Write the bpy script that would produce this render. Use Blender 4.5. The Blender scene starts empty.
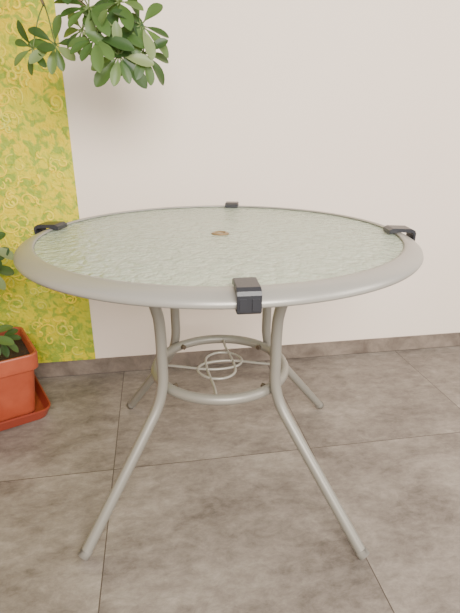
import bpy, bmesh, math, random
from mathutils import Vector, Matrix
random.seed(7)
A=math.radians(9.3); CA,SA=math.cos(A),math.sin(A)
COL=bpy.context.scene.collection
def srgb(r,g,b):
    f=lambda c:(c/255/12.92) if c/255<=0.04045 else ((c/255+0.055)/1.055)**2.4
    return (f(r),f(g),f(b),1)
def mat(name,col,rough=0.5,metal=0.0,spec=0.5):
    m=bpy.data.materials.new(name); m.use_nodes=True
    b=m.node_tree.nodes['Principled BSDF']
    b.inputs['Base Color'].default_value=col; b.inputs['Roughness'].default_value=rough
    b.inputs['Metallic'].default_value=metal; b.inputs['Specular IOR Level'].default_value=spec
    return m,m.node_tree.nodes,m.node_tree.links,b
def noise(N,L,scale,detail=4,vec=None,dist=0.0,rough=0.5):
    n=N.new('ShaderNodeTexNoise'); n.inputs['Scale'].default_value=scale; n.inputs['Detail'].default_value=detail
    n.inputs['Distortion'].default_value=dist; n.inputs['Roughness'].default_value=rough
    if vec: L.new(vec,n.inputs['Vector'])
    return n.outputs['Fac']
def ramp(N,L,fac,stops):
    r=N.new('ShaderNodeValToRGB'); e=r.color_ramp.elements
    while len(e)<len(stops): e.new(0.5)
    for i,(p,c) in enumerate(stops): e[i].position=p; e[i].color=c
    L.new(fac,r.inputs[0]); return r.outputs[0]
def bump(N,L,h,b,strength=0.3,dist=0.01):
    n=N.new('ShaderNodeBump'); n.inputs['Strength'].default_value=strength; n.inputs['Distance'].default_value=dist
    L.new(h,n.inputs['Height']); L.new(n.outputs[0],b.inputs['Normal']); return n
def mix(N,L,f,a,b,mode='MIX'):
    m=N.new('ShaderNodeMix'); m.data_type='RGBA'; m.blend_type=mode
    for s,v in ((m.inputs[0],f),(m.inputs[6],a),(m.inputs[7],b)):
        if isinstance(v,bpy.types.NodeSocket): L.new(v,s)
        else: s.default_value=v
    return m.outputs[2]
def math_(N,L,op,a,b=None,c=None):
    m=N.new('ShaderNodeMath'); m.operation=op
    for i,v in enumerate((a,b,c)):
        if v is None: continue
        if isinstance(v,bpy.types.NodeSocket): L.new(v,m.inputs[i])
        else: m.inputs[i].default_value=v
    return m.outputs[0]
def obj(name,me,m=None,parent=None,smooth=False):
    o=bpy.data.objects.new(name,me); COL.objects.link(o)
    if m: me.materials.append(m)
    if parent: o.parent=parent
    if smooth and hasattr(me,'polygons'):
        for p in me.polygons: p.use_smooth=True
    return o
def empty(name):
    e=bpy.data.objects.new(name,None); COL.objects.link(e); e.empty_display_size=0.1; return e
def box_local(name,s0,s1,n0,n1,z0,z1,m,bev=0.0,parent=None):
    me=bpy.data.meshes.new(name); bm=bmesh.new()
    bmesh.ops.create_cube(bm,size=1)
    for v in bm.verts:
        v.co=Vector(((s0+s1)/2+v.co.x*(s1-s0),(n0+n1)/2+v.co.y*(n1-n0),(z0+z1)/2+v.co.z*(z1-z0)))
    if bev: bmesh.ops.bevel(bm,geom=bm.edges[:],offset=bev,segments=2,affect='EDGES')
    bm.to_mesh(me); bm.free()
    o=obj(name,me,m,parent); o.rotation_euler[2]=A; return o
def lathe(name,prof,center,m,seg=128,parent=None,closed=True):
    me=bpy.data.meshes.new(name); bm=bmesh.new(); rings=[]
    for k in range(seg):
        a=2*math.pi*k/seg
        rings.append([bm.verts.new((center[0]+r*math.cos(a),center[1]+r*math.sin(a),z)) for r,z in prof])
    n=len(prof)
    for k in range(seg):
        r0=rings[k]; r1=rings[(k+1)%seg]
        for i in range(n if closed else n-1):
            j=(i+1)%n
            bm.faces.new((r0[i],r1[i],r1[j],r0[j]))
    bmesh.ops.recalc_face_normals(bm,faces=bm.faces)
    bm.to_mesh(me); bm.free(); return obj(name,me,m,parent,True)
def smoothpath(pts,res=8,cyc=False):
    P=[Vector(p) for p in pts]; out=[]; n=len(P)
    rng=range(n if cyc else n-1)
    for i in rng:
        if cyc: p0,p1,p2,p3=P[i-1],P[i],P[(i+1)%n],P[(i+2)%n]
        else: p0,p1,p2,p3=P[max(i-1,0)],P[i],P[i+1],P[min(i+2,n-1)]
        for k in range(res):
            t=k/res
            out.append(0.5*((2*p1)+(-p0+p2)*t+(2*p0-5*p1+4*p2-p3)*t*t+(-p0+3*p1-3*p2+p3)*t**3))
    if not cyc: out.append(P[-1])
    return out
def tube_bm(bm,path,r,seg=14,cyc=False,taper=None):
    n=len(path); rings=[]; nrm=None
    for i,p in enumerate(path):
        a=path[i-1] if (i>0 or cyc) else path[i]; b=path[(i+1)%n] if (i<n-1 or cyc) else path[i]
        t=(b-a).normalized()
        if nrm is None:
            up=Vector((0,0,1)) if abs(t.z)<0.9 else Vector((1,0,0))
            nrm=(up-t*up.dot(t)).normalized()
        else:
            nrm=(nrm-t*nrm.dot(t)).normalized()
        bn=t.cross(nrm)
        rr=r if taper is None else r+(taper-r)*i/(n-1)
        rings.append([bm.verts.new(p+rr*(math.cos(2*math.pi*k/seg)*nrm+math.sin(2*math.pi*k/seg)*bn)) for k in range(seg)])
    for i in range(n if cyc else n-1):
        r0,r1=rings[i],rings[(i+1)%n]
        for k in range(seg):
            bm.faces.new((r0[k],r0[(k+1)%seg],r1[(k+1)%seg],r1[k]))
    if not cyc:
        bm.faces.new(rings[0][::-1]); bm.faces.new(rings[-1])
def tubes(name,paths,r,m,parent=None,seg=14,cyc=False,taper=None):
    me=bpy.data.meshes.new(name); bm=bmesh.new()
    for p in paths: tube_bm(bm,p,r,seg,cyc,taper)
    bmesh.ops.recalc_face_normals(bm,faces=bm.faces)
    bm.to_mesh(me); bm.free(); return obj(name,me,m,parent,True)

# ------------------------------------------------ room
NW=1.83
m_wall,N,L,b=mat('painted_plaster',srgb(226,216,207),0.85,spec=0.2)
tc=N.new('ShaderNodeTexCoord').outputs['Object']
f=noise(N,L,1.2,3,tc); L.new(ramp(N,L,f,[(0.3,srgb(239,223,208)),(0.7,srgb(244,229,215))]),b.inputs['Base Color'])
bump(N,L,noise(N,L,180,3,tc),b,0.08,0.002)
box_local('wall_back',-2.6,3.2,NW,NW+0.12,0,2.7,m_wall)
box_local('wall_left',-2.72,-2.6,-2.6,NW+0.12,0,2.7,m_wall)
# accent panel
m_acc,N,L,b=mat('yellow_relief_plaster',srgb(220,205,60),0.6,spec=0.3)
tc=N.new('ShaderNodeTexCoord').outputs['Object']
sep=N.new('ShaderNodeSeparateXYZ'); L.new(tc,sep.inputs[0])
z=sep.outputs[2]
hz=math_(N,L,'MULTIPLY_ADD',z,-0.16,0.10)
gfac=math_(N,L,'ADD',noise(N,L,5,5,tc),hz)
base=ramp(N,L,gfac,[(0.28,srgb(232,200,24)),(0.48,srgb(216,202,40)),(0.68,srgb(172,188,62)),(0.9,srgb(140,172,66))])
spk=ramp(N,L,noise(N,L,30,4,tc,0.8),[(0.47,(0,0,0,1)),(0.58,(0.85,0.85,0.85,1))])
c2=mix(N,L,spk,base,srgb(138,166,58)); L.new(c2,b.inputs['Base Color'])
bump(N,L,noise(N,L,40,4,tc,0.8),b,0.8,0.01)
box_local('wall_accent_panel',-2.58,-0.282,NW-0.006,NW+0.01,0.06,2.7,m_acc)
m_rel,N,L,b=mat('relief_scroll',srgb(226,218,92),0.5)
tc=N.new('ShaderNodeTexCoord').outputs['Object']
sp2=N.new('ShaderNodeSeparateXYZ'); L.new(tc,sp2.inputs[0])
gf=math_(N,L,'ADD',noise(N,L,14,5,tc),math_(N,L,'MULTIPLY',sp2.outputs[2],-0.12))
L.new(ramp(N,L,gf,[(0.25,srgb(242,212,36)),(0.45,srgb(230,214,56)),(0.60,srgb(196,204,84))]),b.inputs['Base Color'])
bump(N,L,noise(N,L,90,3,tc),b,0.6,0.004)
me=bpy.data.meshes.new('wall_accent_relief'); bm=bmesh.new()
rs=random.Random(3)
for k0 in range(620):
    s=rs.uniform(-1.35,-0.31); z0=rs.uniform(0.09,1.7)
    ph=rs.uniform(0,6.28); sg_=rs.choice((-1,1)); path=[]
    if k0%3:   # curl
        R=rs.uniform(0.012,0.036); turns=rs.uniform(0.5,1.3); ex=rs.uniform(0.7,1.3)
        for k in range(18):
            t=k/17; rr=R*(1-0.75*t); a=ph+sg_*turns*2*math.pi*t
            path.append(Vector((min(s+ex*rr*math.cos(a),-0.288),NW-0.0058,max(z0+rr*math.sin(a),0.067))))
    else:      # leaf-like stroke
        Ln=rs.uniform(0.02,0.05)
        for k in range(8):
            t=k/7-0.5
            path.append(Vector((min(s+Ln*t*math.cos(ph)-0.3*Ln*t*t*4*math.sin(ph),-0.288),NW-0.0058,max(z0+Ln*t*math.sin(ph)+0.3*Ln*t*t*4*math.cos(ph),0.067))))
    tube_bm(bm,path,rs.uniform(0.0022,0.004),6,False,rs.uniform(0.003,0.0065))
bmesh.ops.recalc_face_normals(bm,faces=bm.faces)
bm.to_mesh(me); bm.free(); o=obj('wall_accent_relief',me,m_rel,bpy.data.objects['wall_accent_panel'],True)

# floor
m_fl,N,L,b=mat('stone_tile',srgb(160,150,140),0.45,spec=0.35)
tc=N.new('ShaderNodeTexCoord').outputs['Object']
mp=N.new('ShaderNodeMapping'); mp.inputs['Scale'].default_value=(1.0,1.7,1); L.new(tc,mp.inputs[0])
sep=N.new('ShaderNodeSeparateXYZ'); L.new(tc,sep.inputs[0])
T=0.63
def tile(out,off):
    u=math_(N,L,'DIVIDE',math_(N,L,'SUBTRACT',out,off),T)
    fr=math_(N,L,'FRACT',math_(N,L,'ADD',u,50.0))
    d=math_(N,L,'MINIMUM',fr,math_(N,L,'SUBTRACT',1.0,fr))
    return d,math_(N,L,'FLOOR',math_(N,L,'ADD',u,50.0))
dx,ix=tile(sep.outputs[0],-0.168); dy,iy=tile(sep.outputs[1],1.19)
j=math_(N,L,'LESS_THAN',math_(N,L,'MINIMUM',dx,dy),0.0022)
idv=N.new('ShaderNodeCombineXYZ'); L.new(ix,idv.inputs[0]); L.new(iy,idv.inputs[1])
wn=N.new('ShaderNodeTexWhiteNoise'); L.new(idv.outputs[0],wn.inputs[0])
off=N.new('ShaderNodeVectorMath'); off.operation='MULTIPLY_ADD'; off.inputs[1].default_value=(5,5,5)
L.new(wn.outputs['Color'],off.inputs[0]); L.new(mp.outputs[0],off.inputs[2])
f1=noise(N,L,3.2,8,off.outputs[0],0.5,0.65); f2=noise(N,L,20,8,off.outputs[0],0.3,0.8)
ff=math_(N,L,'ADD',math_(N,L,'MULTIPLY',f1,0.5),math_(N,L,'MULTIPLY',f2,0.5))
cc=ramp(N,L,ff,[(0.38,srgb(96,88,81)),(0.47,srgb(121,112,104)),(0.54,srgb(136,127,118)),(0.64,srgb(158,149,139))])
L.new(mix(N,L,j,cc,srgb(76,67,60)),b.inputs['Base Color'])
bn=bump(N,L,math_(N,L,'SUBTRACT',math_(N,L,'MULTIPLY',f2,0.15),j),b,0.25,0.002)
box_local('floor',-2.72,3.2,-2.6,NW+0.12,-0.1,0,m_fl)
m_bb,N,L,b=mat('skirting_tile',srgb(150,139,130),0.5)
tc=N.new('ShaderNodeTexCoord').outputs['Object']
L.new(ramp(N,L,noise(N,L,9,7,tc,0.4,0.7),[(0.35,srgb(102,90,81)),(0.65,srgb(142,129,117))]),b.inputs['Base Color'])
box_local('baseboard_back',-2.6,3.2,NW-0.011,NW,0,0.068,m_bb,0.002)

# ------------------------------------------------ table
table=empty('patio_table')
m_met,N,L,b=mat('painted_grey_metal',srgb(158,155,148),0.34,0.25,0.5)
bump(N,L,noise(N,L,500,2,N.new('ShaderNodeTexCoord').outputs['Object']),b,0.05,0.001)
m_leg,N,L,b=mat('painted_grey_tube',srgb(140,136,127),0.4,0.2,0.5)
bump(N,L,noise(N,L,500,2,N.new('ShaderNodeTexCoord').outputs['Object']),b,0.05,0.001)
m_gl,N,L,b=mat('textured_glass',srgb(214,226,208),0.2,spec=0.9)
b.inputs['Transmission Weight'].default_value=0.4; b.inputs['IOR'].default_value=1.5
tc=N.new('ShaderNodeTexCoord').outputs['Object']
w=N.new('ShaderNodeTexNoise'); w.inputs['Scale'].default_value=20; w.inputs['Detail'].default_value=3; L.new(tc,w.inputs['Vector'])
vm=N.new('ShaderNodeVectorMath'); vm.operation='SCALE'; vm.inputs[3].default_value=0.07; L.new(w.outputs['Color'],vm.inputs[0])
va=N.new('ShaderNodeVectorMath'); va.operation='ADD'; L.new(tc,va.inputs[0]); L.new(vm.outputs[0],va.inputs[1])
vo=N.new('ShaderNodeTexVoronoi'); vo.feature='SMOOTH_F1'; vo.inputs['Scale'].default_value=52; L.new(va.outputs[0],vo.inputs['Vector'])
big=noise(N,L,3,3,tc)
colr=ramp(N,L,vo.outputs['Distance'],[(0.1,srgb(226,236,218)),(0.7,srgb(196,211,190))])
L.new(mix(N,L,math_(N,L,'MULTIPLY',big,0.5),colr,srgb(200,220,190)),b.inputs['Base Color'])
bump(N,L,math_(N,L,'ADD',vo.outputs['Distance'],math_(N,L,'MULTIPLY',noise(N,L,90,3,tc),0.7)),b,0.9,0.006)
TC=(-0.026,1.203)
lathe('glass_top',[(0.023,0.721),(0.466,0.721),(0.466,0.716),(0.023,0.716)],TC,m_gl,160,table)
for p in bpy.data.objects['glass_top'].data.polygons: p.use_smooth=False
rim=[(0.456,0.7225),(0.459,0.7255),(0.466,0.7265),(0.480,0.7225),(0.494,0.7155),(0.500,0.710),(0.502,0.703),(0.500,0.699),(0.494,0.698),(0.475,0.703),(0.458,0.7065),(0.456,0.7125),(0.468,0.7155),(0.468,0.7215)]
lathe('metal_rim',rim,TC,m_met,192,table)
m_brass,*_=mat('plastic_grommet',srgb(136,112,76),0.35,0.2)
lathe('umbrella_hole_ring',[(0.013,0.716),(0.013,0.7235),(0.016,0.7250),(0.020,0.7245),(0.0245,0.7212),(0.0225,0.7205),(0.022,0.716)],TC,m_brass,48,table)
m_cap,*_=mat('hole_cap',srgb(196,180,150),0.45,0.1)
lathe('umbrella_hole_cap',[(0.0001,0.7165),(0.0001,0.7215),(0.0128,0.7215),(0.0128,0.7165)],TC,m_cap,32,table)
m_clip,N,L,b=mat('black_plastic',srgb(44,45,50),0.36,spec=0.5)
bump(N,L,noise(N,L,300,2,N.new('ShaderNodeTexCoord').outputs['Object']),b,0.15,0.001)
def clip(i,ang,h=0.0205):
    prof=[(0.440,0.7225),(0.440,0.7325),(0.449,0.7375),(0.498,0.7360),(0.507,0.7315),(0.5105,0.725),(0.510,0.696),(0.506,0.692),(0.476,0.692),(0.476,0.6960),(0.503,0.6960),(0.5045,0.719),(0.500,0.7255),(0.466,0.728)]
    me=bpy.data.meshes.new('clip'); bm=bmesh.new()
    a=[bm.verts.new((r,-h,z)) for r,z in prof]; c=[bm.verts.new((r,h,z)) for r,z in prof]
    bm.faces.new(a); bm.faces.new(c[::-1]); n=len(prof)
    for k in range(n): bm.faces.new((a[k],c[k],c[(k+1)%n],a[(k+1)%n]))
    bmesh.ops.recalc_face_normals(bm,faces=bm.faces)
    bmesh.ops.bevel(bm,geom=[e for e in bm.edges if abs(e.verts[0].co.y-e.verts[1].co.y)<1e-6],offset=0.0012,segments=2,affect='EDGES')
    for hh in (-0.0105,0.0105):
        r=bmesh.ops.create_cube(bm,size=1)
        for v in r['verts']: v.co=Vector((0.5105+v.co.x*0.003,hh+v.co.y*0.012,0.709+v.co.z*0.020))
    bm.to_mesh(me); bm.free()
    o=obj('rim_clip_%d'%i,me,m_clip,table); o.rotation_euler[2]=math.radians(ang); o.location=(TC[0],TC[1],0)
for i,(a,h) in enumerate(((-83.5,0.0205),(1,0.026),(86,0.0225),(172,0.028))): clip(i+1,a,h)
# legs
LC=(-0.022,1.175)
feet=[(-0.352,0.826),(0.322,0.828),(-0.371,1.480),(0.336,1.480)]
sg=[(-1,-1),(1,-1),(-1,1),(1,1)]
m_foot,*_=mat('grey_rubber_foot',srgb(130,126,118),0.6)
for i,((fx,fy),(sx,sy)) in enumerate(zip(feet,sg)):
    bx,by=LC[0]+sx*0.148,LC[1]+sy*0.148
    if sx>0: bx-=0.012
    F=Vector((fx,fy,0.014)); B=Vector((bx,by,0.335))
    d=(B-F)
    top=Vector((TC[0]+sx*0.325,TC[1]+sy*0.325,0.699))
    P=[F,F+d*0.25,F+d*0.5,F+d*0.78,F+d*0.93+Vector((0,0,0.006)),Vector((bx+sx*0.001,by+sy*0.001,0.375)),Vector((bx,by,0.44)),Vector((bx,by,0.51)),
       Vector((bx+sx*0.004,by+sy*0.004,0.565)),Vector((bx+sx*0.020,by+sy*0.020,0.62)),Vector((bx+sx*0.060,by+sy*0.060,0.668)),Vector((bx+sx*0.12,by+sy*0.12,0.692)),top]
    tubes('leg_%d'%(i+1),[smoothpath(P,8)],0.0140,m_leg,table,16)
    dn=d.normalized()
    tubes('foot_cap_%d'%(i+1),[[F-dn*0.006+Vector((0,0,0.004)),F+dn*0.012,F+dn*0.014]],0.0150,m_foot,table,16)
RZ=0.345; RR=0.182
ringp=[Vector((LC[0]-0.006+RR*math.cos(2*math.pi*k/72),LC[1]+RR*math.sin(2*math.pi*k/72),RZ)) for k in range(72)]
tubes('support_ring',[ringp],0.0138,m_leg,table,14,True)
me=bpy.data.meshes.new('bolts'); bm=bmesh.new()
for sx,sy in sg:
    d=Vector((sx,sy,0)).normalized(); c=Vector((LC[0]-0.006,LC[1],RZ+0.002))
    tube_bm(bm,[c+d*0.162,c+d*0.21],0.005,8)
    tube_bm(bm,[c+d*0.160,c+d*0.169],0.008,6)
bm.to_mesh(me); bm.free()
m_bolt,*_=mat('bolt_steel',srgb(110,98,84),0.4,0.6); obj('ring_bolts',me,m_bolt,table)
m_wire,*_=mat('wire_metal',srgb(160,156,147),0.35,0.3)
def hook(rot):
    pts=[(-0.175,0.026),(-0.11,0.004),(-0.05,-0.018),(0.0,-0.024),(0.05,-0.010),(0.066,0.028),(0.042,0.068),(0.0,0.078),(-0.034,0.052),(-0.040,0.0),(-0.036,-0.06),(-0.03,-0.12),(-0.03,-0.174)]
    c,s=math.cos(rot),math.sin(rot)
    return smoothpath([Vector((LC[0]-0.006+x*c-y*s,LC[1]+x*s+y*c,RZ+0.002)) for x,y in pts],6)
tubes('scroll_wires',[hook(math.radians(8)),hook(math.radians(188))],0.0038,m_wire,table,8)

# ------------------------------------------------ potted schefflera
plant=empty('potted_umbrella_plant')
e1=Vector((-0.556,0.831,0)); e2=Vector((-0.831,-0.556,0))
PC=Vector((-0.664,1.43,0))+e1*0.145+e2*0.2
def rr_loop(hx,hy,r,z,seg=6):
    out=[]
    for cx,cy,a0 in ((hx-r,hy-r,0),(-hx+r,hy-r,90),(-hx+r,-hy+r,180),(hx-r,-hy+r,270)):
        for k in range(seg+1):
            a=math.radians(a0+90*k/seg); x=cx+r*math.cos(a); y=cy+r*math.sin(a)
            out.append(PC+e1*x+e2*y+Vector((0,0,z)))
    return out
def loft(name,secs,m,parent,close_last=True):
    me=bpy.data.meshes.new(name); bm=bmesh.new(); R=[]
    for s in secs: R.append([bm.verts.new(p) for p in rr_loop(*s)])
    n=len(R[0])
    for i in range(len(R)-1):
        for k in range(n): bm.faces.new((R[i][k],R[i][(k+1)%n],R[i+1][(k+1)%n],R[i+1][k]))
    bm.faces.new(R[0][::-1]); 
    if close_last: bm.faces.new(R[-1])
    bmesh.ops.recalc_face_normals(bm,faces=bm.faces)
    bm.to_mesh(me); bm.free(); o=obj(name,me,m,parent)
    return o
m_pot,N,L,b=mat('terracotta_plastic',srgb(176,84,52),0.42)
L.new(ramp(N,L,noise(N,L,12,5,N.new('ShaderNodeTexCoord').outputs['Object']),[(0.3,srgb(160,72,46)),(0.7,srgb(180,90,62))]),b.inputs['Base Color'])
loft('pot_body',[(0.112,0.165,0.03,0.012),(0.116,0.170,0.03,0.02),(0.132,0.187,0.03,0.19),(0.133,0.188,0.03,0.196),(0.143,0.198,0.03,0.197),(0.145,0.200,0.03,0.20),(0.148,0.203,0.03,0.254),(0.146,0.201,0.03,0.258),(0.139,0.194,0.026,0.258),(0.136,0.191,0.026,0.252),(0.130,0.184,0.026,0.215)],m_pot,plant)
m_tray,*_=mat('terracotta_tray',srgb(146,62,44),0.4)
loft('pot_saucer',[(0.145,0.198,0.035,0.0),(0.150,0.203,0.035,0.003),(0.166,0.218,0.04,0.040),(0.166,0.218,0.04,0.044),(0.161,0.213,0.038,0.044),(0.146,0.198,0.033,0.011)],m_tray,plant)
m_soil,N,L,b=mat('soil',srgb(58,44,34),0.95)
bump(N,L,noise(N,L,80,5,N.new('ShaderNodeTexCoord').outputs['Object']),b,0.8,0.01)
loft('soil',[(0.128,0.182,0.025,0.212),(0.131,0.185,0.025,0.228)],m_soil,plant)
m_bark,N,L,b=mat('plant_stem',srgb(120,104,76),0.8)
L.new(ramp(N,L,noise(N,L,40,4,N.new('ShaderNodeTexCoord').outputs['Object']),[(0.3,srgb(96,86,60)),(0.7,srgb(142,128,96))]),b.inputs['Base Color'])
m_pet,*_=mat('petiole_green',srgb(92,110,58),0.5)
m_leaf,N,L,b=mat('leaf_green',srgb(84,118,58),0.42,spec=0.4)
geo=N.new('ShaderNodeNewGeometry')
lc=ramp(N,L,geo.outputs['Random Per Island'],[(0.0,srgb(40,66,32)),(0.55,srgb(64,92,44)),(0.85,srgb(88,114,60)),(1.0,srgb(140,152,104))])
L.new(mix(N,L,geo.outputs['Backfacing'],lc,srgb(108,126,82)),b.inputs['Base Color'])
tr=N.new('ShaderNodeBsdfTranslucent'); tr.inputs[0].default_value=srgb(120,150,64)
mx=N.new('ShaderNodeMixShader'); mx.inputs[0].default_value=0.18
L.new(b.outputs[0],mx.inputs[1]); L.new(tr.outputs[0],mx.inputs[2]); L.new(mx.outputs[0],N['Material Output'].inputs[0])
bml=bmesh.new(); pet_paths=[]
def leaflet(o,d,L_,Wd,up):
    d=d.normalized(); side=d.cross(up).normalized(); nn=side.cross(d).normalized()
    prof=[(0,0.04),(0.12,0.25),(0.28,0.60),(0.45,0.88),(0.62,1.0),(0.78,0.93),(0.90,0.65),(0.97,0.32),(1.0,0.03)]
    rows=[]
    cv=random.uniform(0.1,0.34)
    for t,w in prof:
        c=o+d*(t*L_)-nn*(cv*L_*t*t)
        lift=0.28*Wd*w
        rows.append([bml.verts.new(c+side*(w*Wd*q)+nn*(lift*abs(q)*1.0)) for q in (-1,-0.5,0,0.5,1)])
    for a,b_ in zip(rows,rows[1:]):
        for k in range(4): bml.faces.new((a[k],a[k+1],b_[k+1],b_[k]))
def cluster(hub,axis,n=8,size=0.10,spread=75,src=None,rot=None):
    axis=Vector(axis).normalized(); hub=Vector(hub)
    t=Vector((0,0,1)) if abs(axis.z)<0.9 else Vector((1,0,0))
    u=axis.cross(t).normalized(); v=axis.cross(u)
    r0=random.uniform(0,6.28) if rot is None else rot
    for k in range(n):
        a=r0+2*math.pi*k/n+random.uniform(-.18,.18); sp=math.radians(spread+random.uniform(-18,18))
        d=axis*math.cos(sp)+(u*math.cos(a)+v*math.sin(a))*math.sin(sp)
        d.z-=0.42
        Ls=size*random.uniform(0.75,1.1)
        pl=0.014*size/0.1
        o=hub+d.normalized()*pl
        pet_paths.append([hub,o+d.normalized()*0.004])
        leaflet(o,d,Ls,Ls*0.205,axis+Vector((0,0,0.3)))
    if src is not None: pet_paths.append(smoothpath([Vector(src),(Vector(src)+hub)/2+Vector((0,0,0.012)),hub],5))
T0=PC+Vector((0.0,0.02,0.2))
trunk=[T0,T0+Vector((-0.01,0.0,0.3)),T0+Vector((0.0,0.0,0.7)),T0+Vector((0.03,0.0,1.05)),(-0.80,1.45,1.46),(-0.66,1.43,1.54),(-0.52,1.40,1.46),(-0.44,1.38,1.34),(-0.37,1.37,1.27),(-0.33,1.36,1.245)]
tr1=smoothpath(trunk,8)
tubes('trunk',[tr1],0.013,m_bark,plant,10,False,0.005)
T1=PC+Vector((-0.05,-0.03,0.2))
tr2=smoothpath([T1,T1+Vector((-0.04,0,0.25)),T1+Vector((-0.06,0.02,0.5)),T1+Vector((-0.03,0.02,0.8))],8)
tr3=smoothpath([(-0.66,1.43,1.54),(-0.58,1.42,1.46),(-0.52,1.41,1.36),(-0.485,1.40,1.28)],8)
tubes('side_stems',[tr2,tr3],0.009,m_bark,plant,8,False,0.004)
cl=[((-0.455,1.36,1.185),(0.1,-0.9,0.25),8,0.072,(-0.485,1.40,1.285)),
    ((-0.51,1.35,1.175),(-0.4,-0.8,0.1),6,0.062,(-0.485,1.40,1.285)),
    ((-0.63,1.38,1.27),(-0.2,-0.8,0.4),7,0.07,(-0.52,1.41,1.33)),
    ((-0.285,1.33,1.155),(0.25,-0.8,0.1),9,0.080,(-0.335,1.36,1.25)),
    ((-0.335,1.31,1.190),(-0.1,-0.8,0.3),8,0.078,(-0.345,1.36,1.255)),
    ((-0.225,1.36,1.165),(0.5,-0.7,0.2),8,0.078,(-0.33,1.36,1.25)),
    ((-0.30,1.35,1.21),(0.2,-0.8,0.4),8,0.078,(-0.335,1.36,1.25)),
    ((-0.375,1.34,1.215),(-0.4,-0.8,0.2),7,0.062,(-0.36,1.365,1.265)),
    ((-0.23,1.37,1.23),(0.4,-0.6,0.4),8,0.08,(-0.355,1.365,1.26)),
    ((-0.35,1.33,1.26),(0,-0.7,0.5),8,0.08,(-0.38,1.37,1.28)),
    ((-0.28,1.36,1.28),(0,-0.7,0.5),8,0.08,(-0.40,1.37,1.30)),
    ((-0.40,1.33,1.32),(0,-0.6,0.6),8,0.08,(-0.42,1.38,1.33)),
    ((-0.33,1.34,1.35),(0.1,-0.5,0.7),8,0.09,(-0.42,1.38,1.33)),
    ((-0.66,1.36,1.42),(-0.2,-0.5,0.6),8,0.09,(-0.60,1.42,1.49)),
    ((-0.55,1.45,1.56),(0,-0.2,1),8,0.1,(-0.60,1.42,1.51)),
    ((-0.85,1.40,1.5),(-0.3,-0.3,0.9),8,0.1,(-0.83,1.45,1.44)),
    ((-0.765,1.40,0.64),(0.5,-0.6,0.5),8,0.09,(-0.94,1.44,0.58)),
    ((-0.775,1.40,0.57),(0.5,-0.6,0.2),8,0.085,(-0.94,1.44,0.50)),
    ((-0.77,1.40,0.325),(0.5,-0.4,0.6),8,0.075,(-0.86,1.42,0.235)),
    ((-0.80,1.37,0.345),(0.1,-0.5,0.8),8,0.08,(-0.88,1.40,0.235)),
    ((-1.02,1.40,0.75),(-0.3,-0.6,0.5),8,0.1,(-0.98,1.43,0.7)),
    ((-1.03,1.38,1.05),(-0.2,-0.5,0.8),8,0.1,(-0.96,1.43,1.0)),
    ((-0.93,1.36,0.9),(0.1,-0.8,0.5),8,0.1,(-0.94,1.44,0.86))]
for hub,ax,n,sz,src in cl: cluster(hub,ax,n,sz,72,src)
me=bpy.data.meshes.new('leaves'); bml.to_mesh(me); bml.free(); obj('leaves',me,m_leaf,plant,True)
tubes('petioles',pet_paths,0.0018,m_pet,plant,6)

# ------------------------------------------------ light
wd=bpy.data.worlds.new('room_light'); bpy.context.scene.world=wd; wd.use_nodes=True
bg=wd.node_tree.nodes['Background']; bg.inputs[0].default_value=(1.0,0.95,0.90,1); bg.inputs[1].default_value=0.58
def area(name,loc,target,sx,sy,power,col):
    l=bpy.data.lights.new(name,'AREA'); l.shape='RECTANGLE'; l.size=sx; l.size_y=sy; l.energy=power; l.color=col
    o=bpy.data.objects.new(name,l); COL.objects.link(o); o.location=loc
    o.rotation_euler=(Vector(target)-Vector(loc)).to_track_quat('-Z','Y').to_euler(); return o
area('window_light',(0.7,-1.4,1.9),(0.5,1.8,0.8),1.8,1.3,185,(1.0,0.945,0.875))
area('side_window_light',(2.5,0.3,1.6),(0.5,1.7,0.6),1.3,1.4,48,(1.0,0.95,0.89))

cam=bpy.data.cameras.new('camera'); co=bpy.data.objects.new('camera',cam); COL.objects.link(co)
cam.sensor_fit='VERTICAL'; cam.sensor_height=36; cam.lens=36*460/613; cam.clip_start=0.02
co.location=(0,0,0.97); co.rotation_euler=(math.radians(90-20.7),0,0)
bpy.context.scene.camera=co
